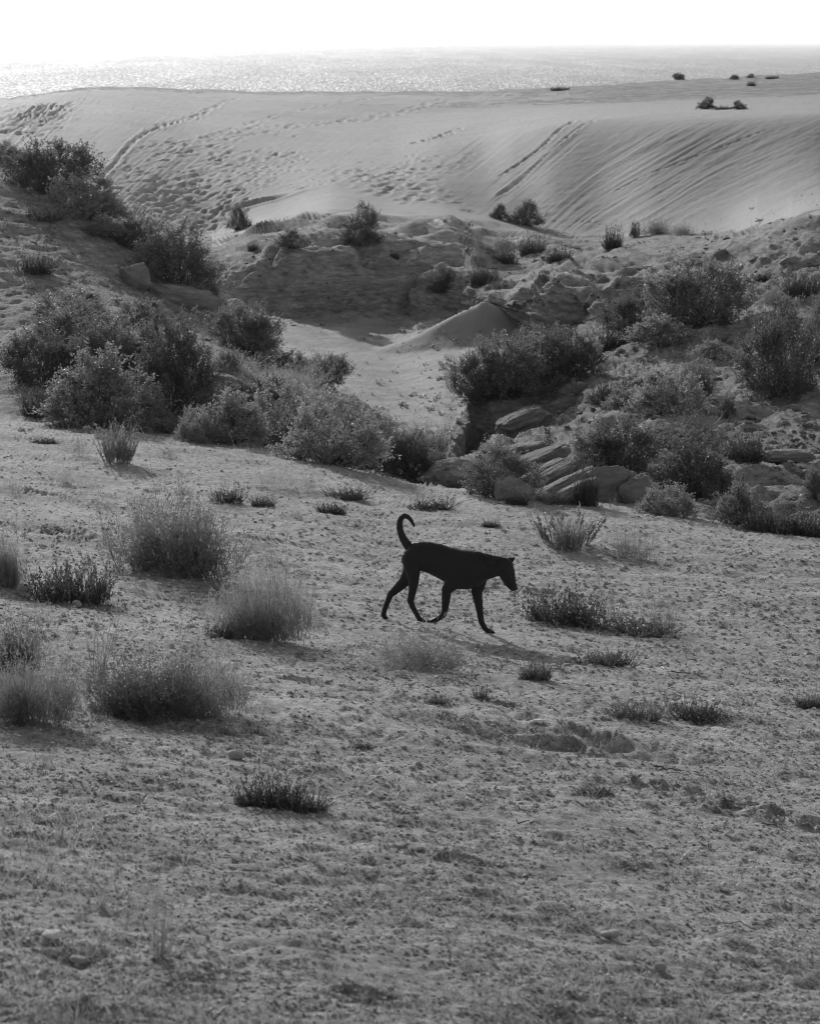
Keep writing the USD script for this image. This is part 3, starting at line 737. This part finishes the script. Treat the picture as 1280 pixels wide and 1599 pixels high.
# ------------------------------------------------------------------ rocks and stones
ico = trimesh.creation.icosphere(subdivisions=4)
ico2 = trimesh.creation.icosphere(subdivisions=2)
def rock_mesh(seed, size, cuts=9, rough=0.08, hi=True, layers=0.0):
    r = np.random.default_rng(seed)
    b = ico if hi else ico2
    v = b.vertices.copy()
    for _ in range(cuts):                               # flat broken faces
        n = unit(r.normal(size=3)); d = r.uniform(0.55, 0.85)
        s = v @ n
        v -= np.where(s > d, s - d, 0)[:, None] * n * 0.92
    v = np.sign(v) * np.abs(v) ** 0.72; v *= 1 + rough * 2.4 * (meshkit.fbm(v * 1.8 + seed, 5, seed) - 0.5)[:, None]; v *= 1 - 0.10 * (1 - np.abs(2 * meshkit.fbm(v * 2.5 + 7, 3, seed + 5) - 1))[:, None] ** 6
    if layers:
        v[:, :2] *= 1 + layers * (meshkit.fbm(np.stack([v[:, 0] * 0.6, v[:, 1] * 0.6, v[:, 2] * 5], -1) + seed, 3, seed) - 0.5)[:, None]
    return v * np.asarray(size), b.faces
def rock(px, py, w, h, label, seed, depth=0.8, mat='rock', roll=0.0, yaw=0.0, group=None, name='rock', cat='rock', hi=True, sink=0.3, layers=0.0, dy=0.0):
    c = spot(px, py)
    s = c[1] / F
    W_, H_ = w * s / 2, h * s / 2
    v, f = rock_mesh(seed, (W_, W_ * depth, H_), hi=hi, layers=layers, rough=0.10 if hi else 0.06)
    cr_, sr_ = math.cos(roll), math.sin(roll)
    v = v @ np.array([[cr_, 0, sr_], [0, 1, 0], [-sr_, 0, cr_]])
    cy_, sy_ = math.cos(yaw), math.sin(yaw)
    v = v @ np.array([[cy_, sy_, 0], [-sy_, cy_, 0], [0, 0, 1]])
    path = free(name)
    m = put_mesh(path, v, f, M[mat], grid_free_normals(v, f))
    UsdGeom.Xformable(m).AddTranslateOp().Set(Gf.Vec3d(float(c[0]), float(c[1] + W_ * depth * 0.5 + dy), float(c[2] + H_ * (1 - 2 * sink))))
    return tag(m, label, cat, group)
def grid_free_normals(v, f):
    return meshkit.arrays((v, f), True)[2]
rock(212, 448, 52, 58, 'upright pale boulder on the left ridge below the dark shrubs', 1, roll=0.3, layers=0.1)
rock(290, 480, 125, 46, 'long flat rock slab, top one of the layered slabs on the left bank', 2, depth=0.5, roll=-0.18, layers=0.25)
rock(268, 462, 84, 28, 'pale edged rock slab resting on the long flat one on the left bank', 3, depth=0.6, roll=-0.05, layers=0.25)
rock(325, 500, 95, 32, 'lower rock slab sloping right under the layered slabs on the left bank', 4, depth=0.5, roll=-0.4, layers=0.25)
rock(375, 622, 130, 40, 'long pale rock sloping through the plants of the left bank', 5, depth=0.5, roll=-0.32, layers=0.2)
rock(730, 752, 140, 66, 'rounded earthy rock mound between shrub row and gully mouth', 6, depth=0.7, roll=-0.15, mat='bank', sink=0.45)
rock(800, 782, 80, 62, 'rounded earth block at the right of the dark mound shrub', 7, depth=0.7, roll=-0.5, mat='bank', sink=0.45)
rock(812, 712, 100, 26, 'smooth pale slab, topmost of the stacked ledges beneath the undercut bank', 8, depth=0.7, roll=0.2)
rock(842, 726, 110, 24, 'second slab below the smooth pale one under the undercut bank', 9, depth=0.7, roll=0.35)
rock(842, 750, 110, 22, 'thin slanting ledge with grassy top in the stacked ledges', 10, depth=0.5, roll=0.5, layers=0.2)
rock(880, 748, 190, 34, 'longest slanting rock ledge of the stack on the right bank', 11, depth=0.5, roll=0.5, layers=0.25)
rock(880, 770, 130, 24, 'dark slanting ledge below the longest one', 12, depth=0.5, roll=0.45, layers=0.2)
rock(880, 786, 130, 30, 'lowest slanting ledge with pale broken face by the slope edge', 13, depth=0.5, roll=0.55, layers=0.2)
rock(855, 782, 40, 14, 'flat small rock at the very mouth of the gully', 14, depth=0.7)
rock(955, 780, 104, 96, 'large dark boulder overgrown with shrubs at the foot of the right bank', 15, depth=0.8, roll=0.35, layers=0.3, sink=0.42)
rock(1000, 780, 66, 74, 'lighter boulder leaning on the large dark one on its right', 16, depth=0.8, roll=0.5, layers=0.25, sink=0.45)
rock(825, 668, 120, 64, 'rounded undercut earth block below the shrubs of the right bank', 17, depth=0.8, roll=0.35, layers=0.35, sink=0.55)
rock(890, 640, 70, 56, 'earth block right of the undercut one on the right bank', 18, depth=0.8, roll=0.4, layers=0.35, sink=0.55)
rock(745, 672, 60, 44, 'crumbling earth block at the left tip of the right bank', 19, depth=0.9, layers=0.2, sink=0.5, mat='bank')
rock(905, 612, 30, 22, 'small square rock above the ledges of the right bank', 20)
rock(1225, 720, 100, 24, 'low cracked ledge with pale rim on the right bank', 21, depth=0.6, layers=0.3)
rock(1000, 606, 80, 24, 'narrow slanting ledge in the middle of the right bank', 22, depth=0.5, roll=0.5, layers=0.2)
rock(1232, 412, 30, 12, 'pale flat stone on the upper right bank', 23, roll=0.3)
rock(1178, 406, 20, 10, 'pale stone left of the other on the upper right bank', 24, roll=0.3)
rock(1125, 398, 24, 12, 'broken stone at the top of the right bank below the dune', 25, roll=0.3)
for i, (x, y, w, h, mt, lab) in enumerate([
        (370, 1185, 32, 18, 'stone', 'wedge-shaped grey stone above the dark foreground plant'),
        (80, 1467, 36, 15, 'pale_stone', 'pale flat stone at lower left, upper one of three'),
        (78, 1492, 26, 16, 'stone', 'dark grey stone under the pale flat one at lower left'),
        (120, 1507, 34, 13, 'stone', 'half buried stone right of the other two at lower left'),
        (1155, 1390, 18, 17, 'pale_stone', 'round whitish stone alone in the right foreground'),
        (952, 1466, 36, 15, 'stone', 'low pale grey stone in the lower right foreground'),
        (1031, 1517, 22, 15, 'stone', 'small pointed stone near the bottom right'),
        (842, 1131, 24, 8, 'pale_stone', 'flat pale stone in front of the hollow on the right'),
        (820, 1162, 14, 10, 'stone', 'small stone at the left end of the hollow'),
        (298, 980, 18, 7, 'pale_stone', 'thin pale flat stone between the broom bushes'),
        (121, 948, 16, 15, 'stone', 'pointed stone below the low sprawling plant at left'),
        (36, 922, 26, 14, 'stone', 'rounded stone between left edge broom and sprawling plant'),
        (404, 1000, 18, 12, 'stone', 'stone at the foot of the second broom bush'),
        (375, 1254, 22, 18, 'stone', 'dark stone under the left of the dark foreground plant'),
        (1254, 778, 14, 8, 'pale_stone', 'pale stone beside the plants at the right edge'),
        (885, 1040, 14, 5, 'stone', 'small flat stone right of the small dark plant near the dog')]):
    rock(x, y, w, h, lab, 40 + i, mat=mt, name='stone', cat='stone', hi=False, sink=0.22, depth=0.75, roll=float(np.random.default_rng(i).uniform(-0.2, 0.2)))
cl = np.random.default_rng(5)
for i in range(34):
    x, y = cl.uniform(1165, 1275), cl.uniform(640, 715)
    if i > 22:
        x, y = cl.uniform(1080, 1280), cl.uniform(400, 470)
    rock(x, y, cl.uniform(6, 14), cl.uniform(5, 9), 'small earth clod on the right bank slope', 80 + i, mat='bank', name='earth_clod', cat='clod', hi=False, sink=0.25, group='earth clods on the right bank')

# ------------------------------------------------------------------ twigs lying on the slope
def tube(pts, rad, n=6):
    pts = np.asarray(pts); rad = np.broadcast_to(rad, len(pts))
    t = unit(np.gradient(pts, axis=0)); a = unit(np.cross(t, [0.1, 0.2, 1.0])); b = np.cross(t, a)
    an = np.arange(n) * 2 * np.pi / n
    v = pts[:, None] + rad[:, None, None] * (np.cos(an)[None, :, None] * a[:, None] + np.sin(an)[None, :, None] * b[:, None])
    m = np.arange(len(pts) - 1)[:, None] * n + np.arange(n); m2 = np.arange(len(pts) - 1)[:, None] * n + (np.arange(n) + 1) % n
    return v.reshape(-1, 3), np.stack([m, m2, m2 + n, m + n], -1).reshape(-1, 4)
for i, (pts, rad, mt, lab) in enumerate([
        ([(1034, 1045), (1050, 1053), (1078, 1056)], 0.010, 'stem', 'bent dark twig on the right slope above the low plants'),
        ([(1020, 1200), (1045, 1204), (1068, 1208)], 0.008, 'stem', 'dark straight twig right of centre in the foreground'),
        ([(806, 1284), (825, 1288), (845, 1292)], 0.006, 'stem', 'short dark twig in the centre right foreground'),
        ([(1188, 1290), (1205, 1286), (1222, 1292)], 0.005, 'dry_stem', 'arched thin twig near the right frame edge'),
        ([(1110, 1432), (1150, 1450), (1210, 1456)], 0.004, 'stem', 'long thin dark twig in the lower right'),
        ([(1095, 1315), (1105, 1330), (1120, 1328)], 0.008, 'stem', 'hooked dark twig above the whitish stone'),
        ([(545, 1572), (580, 1574), (592, 1560)], 0.0018, 'dry_stem', 'pale stalk bent across the dark burrow at the bottom'),
        ([(562, 1550), (585, 1572), (622, 1585)], 0.0018, 'dry_stem', 'pale stalk crossing the bent one over the burrow')]):
    w = np.array([spot(*p) for p in pts]); w[:, 2] += 0.012; rad = rad * 0.6
    s = np.linspace(0, 2, 9)
    w = np.stack([PchipInterpolator([0, 1, 2], w[:, k])(s) for k in range(3)], 1)
    w[1:-1] += np.random.default_rng(i + 70).normal(0, 0.012, (7, 3)) * [1, 1, 0.5]
    v, f = tube(w, rad * np.linspace(1.1, 0.5, 9) * np.random.default_rng(i).uniform(0.7, 1.3, 9))
    tag(put_mesh(free('twig'), v, f, M[mt]), lab, 'twig')

# ------------------------------------------------------------------ ground cover: countless little plants, crumbs and pebbles
def scatter(name, label, cat, protos, pts, sizes, seed):
    r = np.random.default_rng(seed)
    path = free(name)
    pi = UsdGeom.PointInstancer.Define(stage, path)
    for i, (v, f, m) in enumerate(protos):
        put_mesh(f'{path}/kind_{i}', v, f, M[m])
        pi.CreatePrototypesRel().AddTarget(f'{path}/kind_{i}')
    n = len(pts)
    pi.CreateProtoIndicesAttr(Vt.IntArray.FromNumpy(r.integers(0, len(protos), n).astype(np.int32)))
    pi.CreatePositionsAttr(Vt.Vec3fArray.FromNumpy(pts.astype(np.float32)))
    pi.CreateScalesAttr(Vt.Vec3fArray.FromNumpy(np.stack([sizes * r.uniform(0.7, 1.3, n), sizes * r.uniform(0.7, 1.3, n), sizes * r.uniform(0.6, 1.3, n)], 1).astype(np.float32)))
    a = r.uniform(0, np.pi, n)
    q = Vt.QuathArray([Gf.Quath(float(math.cos(t)), 0, 0, float(math.sin(t))) for t in a])
    pi.CreateOrientationsAttr(q)
    tag(pi.GetPrim(), label, cat, kind='stuff')
gr = np.random.default_rng(17)
def pick(n, x0, x1, y0, y1, power=1.0, patch=3.0, thr=0.35, seed=0):
    px, py = gr.uniform(x0, x1, n), y0 + (y1 - y0) * gr.uniform(0, 1, n) ** power
    p = PV[tree1.query(np.stack([px, py], 1))[1]].copy()
    p[:, :2] += gr.normal(0, 0.01, (n, 2))
    g = meshkit.fbm(p * patch, 3, seed) + 0.15 * meshkit.fbm(p * 0.4, 2, seed + 3)
    return p[g > thr + 0.15 * gr.uniform(0, 1, n)]
def small(seed, nb, lf, m, dens=6):
    r = np.random.default_rng(seed)
    a, rr = r.uniform(0, 2 * np.pi, nb), 0.35 * np.sqrt(r.uniform(0, 1, nb))
    base = np.stack([rr * np.cos(a), rr * np.sin(a), np.full(nb, -0.05)], 1)
    d = unit(np.stack([base[:, 0] * 1.5, base[:, 1] * 1.5, np.full(nb, 0.5)], 1) + r.normal(0, 0.4, (nb, 3)))
    L = r.uniform(0.2, 0.6, nb)
    v1, f1, p = strips(base, d, L, np.full(nb, 0.02), r.normal(0, 0.25, (nb, 3)), 2, r)
    k = np.repeat(np.arange(nb), dens); t = r.uniform(0.2, 1, len(k))[:, None]
    fo = leaves(p[k, 0] * (1 - t) + p[k, -1] * t, unit(d[k] * 0.4 + r.normal(0, 0.6, (len(k), 3))), lf * r.uniform(0.6, 1.2, len(k)), lf * 0.3 * r.uniform(0.6, 1.2, len(k)), r)
    v, f = join((v1, f1), fo)
    return v, f, m
def blades(seed, nb, m):
    r = np.random.default_rng(seed)
    base = r.normal(0, 0.12, (nb, 3)); base[:, 2] = -0.05
    d = unit(r.normal(0, 0.45, (nb, 3)) + [0, 0, 1.0])
    v, f, p = strips(base, d, r.uniform(0.5, 1.1, nb), np.full(nb, 0.025), r.normal(0, 0.25, (nb, 3)), 3, r)
    return v, f, m
def crumb(seed, m):
    r = np.random.default_rng(seed)
    b = trimesh.creation.icosphere(subdivisions=1)
    v = b.vertices * (1 + 0.35 * r.normal(size=(len(b.vertices), 1)).clip(-1, 1)) * [0.5, 0.4, 0.3]
    return v, b.faces[:, [0, 1, 2]], m
def gsize(p, lo, hi, seed):
    r = np.random.default_rng(seed)
    return lo + (hi - lo) * r.uniform(0, 1, len(p)) ** 2.2
p1 = pick(26000, -80, 1360, 820, 1640, 1.15, 2.6, 0.52, 3)
scatter('ground_cover', 'countless tiny dark leafy plants dotted over the foreground soil', 'ground cover',
        [small(1, 8, 0.35, 'grey_leaf'), small(2, 6, 0.4, 'dark_leaf'), small(3, 10, 0.3, 'grey_leaf', 5), small(4, 5, 0.45, 'pale_leaf')], p1, gsize(p1, 0.006, 0.034, 1) * np.clip(p1[:, 1] / 13, 0.5, 1.3), 1)
p2 = pick(13000, -80, 1360, 680, 1640, 0.9, 2.0, 0.50, 5)
_fc = spot(690, 972); p2 = p2[np.linalg.norm(p2[:, :2] - _fc[:2], axis=1) > 0.8]
scatter('short_grass', 'countless thin short grass blades standing on the foreground slope', 'grass', [blades(1, 6, 'broom_stem'), blades(2, 9, 'grey_leaf'), blades(3, 4, 'dry_stem')], p2, gsize(p2, 0.015, 0.07, 2), 2)
p3 = pick(60000, -80, 1360, 660, 1640, 0.75, 1.5, 0.38, 7)
def tri_crumb(seed, m):
    v, f, m = crumb(seed, m)
    return v, f, m
scatter('soil_crumbs', 'countless soil crumbs and pebbles lying on the foreground slope, some pale ones as painted glints', 'pebbles', [crumb(1, 'soil'), crumb(2, 'stone'), crumb(3, 'soil'), crumb(4, 'stone'), crumb(9, 'soil'), crumb(10, 'soil'), crumb(11, 'pale_stone')], p3, gsize(p3, 0.004, 0.020, 3) * np.clip(p3[:, 1] / 11, 0.7, 2.0), 3)  # the pale crumbs stand in for sparkle, glints put into their colour
p4 = pick(1500, 0, 1280, 300, 840, 1.0, 0.9, 0.52, 9)
p4 = p4[(p4[:, 1] > 33) & (p4[:, 1] < 90) & (np.linalg.norm(p4[:, :2] - ap[:2], axis=1) > 2.2)]
scatter('bank_scrub', 'countless small tufts and plants scattered over the gully banks', 'ground cover',
        [small(5, 9, 0.35, 'dark_leaf'), small(6, 8, 0.3, 'grey_leaf'), blades(4, 10, 'grey_leaf')], p4, gsize(p4, 0.05, 0.26, 4), 4)
p6 = pick(5200, -20, 1300, 300, 850, 1.0, 0.7, 0.44, 13)
p6 = p6[(p6[:, 1] > 31) & (p6[:, 1] < 82) & (np.linalg.norm(p6[:, :2] - ap[:2], axis=1) > 2.2)]
q6 = project(p6); p6 = p6[~((q6[0] > 430) & (q6[0] < 800) & (q6[1] > 480) & (q6[1] < 690) & (gr.uniform(0, 1, len(p6)) < 0.93))]
q6 = project(p6); p6 = p6[(q6[0] > 720) | ((q6[1] < 600) & (gr.uniform(0, 1, len(p6)) < 0.4))]
scatter('bank_rubble', 'countless clods and stones lying on the eroded gully banks', 'rubble', [crumb(5, 'bank'), crumb(6, 'rock'), crumb(7, 'bank'), crumb(8, 'rock')], p6, gsize(p6, 0.03, 0.17, 6), 6)
p5 = pick(260, 440, 780, 505, 690, 1.0, 1.0, 0.3, 11)
p5 = p5[p5[:, 1] > 47]
scatter('floor_tufts', 'scattered tiny tufts growing on the pale gully floor', 'ground cover', [small(7, 7, 0.3, 'grey_leaf'), blades(5, 8, 'grey_leaf')], p5, gsize(p5, 0.05, 0.25, 5), 5)

# ------------------------------------------------------------------ the dog
ff, hf = spot(765, 988), spot(594, 964)
DS = ff[1] / F / 4                                      # metres per pixel of the fourfold enlarged tracing
alen = (905 - 215) * DS
psi = math.asin(np.clip((hf[1] - ff[1]) / alen, 0.0, 0.42))
print('dog', ff, hf, psi)
sn, cs = math.sin(psi), math.cos(psi)
tanv = (EYE - ff[2]) / ff[1]
def J(zx, zy, l=0.0):
    a = (zx - 900) * DS / cs
    toward = a * sn + (l - FARL) * cs
    b = ((872 - zy) * DS + toward * tanv * 0.97) / 0.975
    return np.array([a, -l, b])
FARL = -0.055
def ell(zx, zy, rv, rl=None, l=0.0, ra=None):
    rv = rv * DS * 1.07
    s = manifold3d.Manifold.sphere(1.0, 20).scale(((ra * DS) if ra else rv, rl if rl else rv, rv))
    return s.translate(tuple(float(x) for x in J(zx, zy, l)))
def chain(items):
    out = []
    for a, b in zip(items[:-1], items[1:]):
        out.append(manifold3d.Manifold.batch_hull([ell(*a), ell(*b)]))
    return out
body = []
trunk = [(392, 338, 460, .062), (425, 296, 470, .078), (480, 291, 472, .08), (540, 297, 492, .076), (600, 311, 522, .082), (660, 331, 560, .094), (720, 344, 588, .10), (780, 351, 590, .097), (835, 357, 575, .085), (885, 374, 535, .066)]
body += chain([(x, (t + b) / 2, (b - t) / 2, rl, 0.0, 38) for x, t, b, rl in trunk])
body += chain([(880, 452, 78, .062), (935, 447, 66, .054), (985, 446, 55, .052), (1003, 452, 57, .05)])
body += chain([(1003, 452, 57, .05), (1022, 500, 49, .043), (1040, 548, 35, .03), (1058, 577, 26, .024), (1071, 586, 15, .017)])
body += chain([(400, 325, 30), (372, 290, 25), (350, 250, 21), (336, 205, 19), (335, 165, 18), (346, 135, 16), (366, 122, 14), (388, 130, 13), (408, 150, 11), (424, 178, 8), (428, 192, 4)])
body += chain([(430, 405, 68, .05, .035), (442, 480, 46, .036, .05), (449, 540, 33, .03, .055), (443, 605, 24, .022, .055), (430, 672, 20, .016, .055), (447, 715, 16, .015, .055), (470, 756, 15, .015, .055), (488, 786, 14, .02, .055), (510, 797, 10, .02, .055)])
body += chain([(415, 410, 62, .05, -.03), (385, 485, 44, .036, -.05), (350, 545, 35, .028, -.055), (303, 590, 27, .02, -.055), (262, 626, 20, .016, -.055), (240, 680, 16, .014, -.055), (221, 735, 15, .014, -.055), (216, 765, 15, .018, -.055), (228, 778, 9, .018, -.055)])
body += chain([(770, 470, 72, .045, .045), (715, 535, 52, .036, .06), (664, 597, 32, .028, .062), (659, 660, 26, .023, .06), (652, 728, 19, .019, .058), (642, 762, 17, .018, .058), (606, 786, 16, .019, .058), (582, 796, 14, .022, .058), (564, 801, 9, .02, .058)])
body += chain([(835, 480, 66, .04, -.03), (822, 570, 44, .034, -.05), (814, 610, 34, .028, -.055), (826, 680, 26, .022, -.055), (838, 750, 20, .018, -.055), (846, 800, 18, .017, -.055), (868, 842, 15, .017, -.055), (893, 862, 14, .021, -.055), (918, 868, 8, .02, -.055)])
def flap(pts, l, t=0.006):
    hs = []
    for (a, b), tl in zip(pts, l):
        p = J(a, b, tl)
        hs.append(manifold3d.Manifold.sphere(t, 10).translate(tuple(float(x) for x in p)))
    return manifold3d.Manifold.batch_hull(hs)
body.append(flap([(972, 402), (948, 396), (912, 374), (925, 432), (955, 438)], [.045, .045, .062, .066, .056], .007))
body.append(flap([(1002, 398), (1030, 406), (1047, 395), (1034, 425)], [-.03, -.035, -.055, -.045], .006))
for zx, zy, l in ((518, 800, .055), (236, 781, -.055), (560, 802, .058), (924, 869, -.055)):
    for dl in (-.019, -.0065, .0065, .019):
        body.append(ell(zx - abs(dl) * 350, zy, 8, .0058, l + dl, 11))
solid = manifold3d.Manifold.batch_boolean(body, manifold3d.OpType.Add)
solid = solid.refine_to_length(0.011)
mm = solid.to_mesh()
tm = trimesh.Trimesh(mm.vert_properties[:, :3], mm.tri_verts)
trimesh.smoothing.filter_taubin(tm, lamb=0.5, nu=0.53, iterations=12)
dp = '/World/dog'; used[('/World', 'dog')] = 0
dx = UsdGeom.Xform.Define(stage, dp)
dx.AddTranslateOp().Set(Gf.Vec3d(float(ff[0]), float(ff[1] + FARL * -0.0), float(ff[2])))
dx.AddRotateZOp().Set(-math.degrees(psi))
v = tm.vertices.copy()
v[:, 1] += FARL                                          # the planted far forefoot stands on the origin
put_mesh(dp + '/body', v, np.array(tm.faces), M['coat'], meshkit.arrays((v, np.array(tm.faces)), True)[2])
sp, fi = trimesh.sample.sample_surface(trimesh.Trimesh(v, tm.faces, process=False), 12000, seed=4)
fnm = trimesh.Trimesh(v, tm.faces, process=False).face_normals[fi]
hr = np.random.default_rng(6)
back = np.array([-0.8, 0, -0.55])
hd = unit(back - (fnm @ back)[:, None] * fnm + fnm * hr.uniform(0.15, 0.5, (len(sp), 1)) + hr.normal(0, 0.15, sp.shape))
fv, fq, _ = strips(sp - fnm * 0.001, hd, hr.uniform(0.008, 0.020, len(sp)), np.full(len(sp), 0.0011), fnm * -0.2, 2, hr)
put_mesh(dp + '/fur', fv, fq, M['coat'])
def dogbit(nm, man, mat):
    q = man.to_mesh()
    vv = q.vert_properties[:, :3].copy(); vv[:, 1] += FARL
    put_mesh(free(nm, dp), vv, q.tri_verts, M[mat], meshkit.arrays((vv, np.array(q.tri_verts)), True)[2])
dogbit('nose', ell(1080, 588, 10, .013, 0.0), 'wet_black')
dogbit('eye', ell(1037, 474, 7, .006, .034), 'wet_black')
dogbit('eye', ell(1037, 474, 7, .006, -.034), 'wet_black')
tag(dx.GetPrim(), 'slim black dog with curled up tail walking right, head lowered, one forepaw lifted', 'dog')
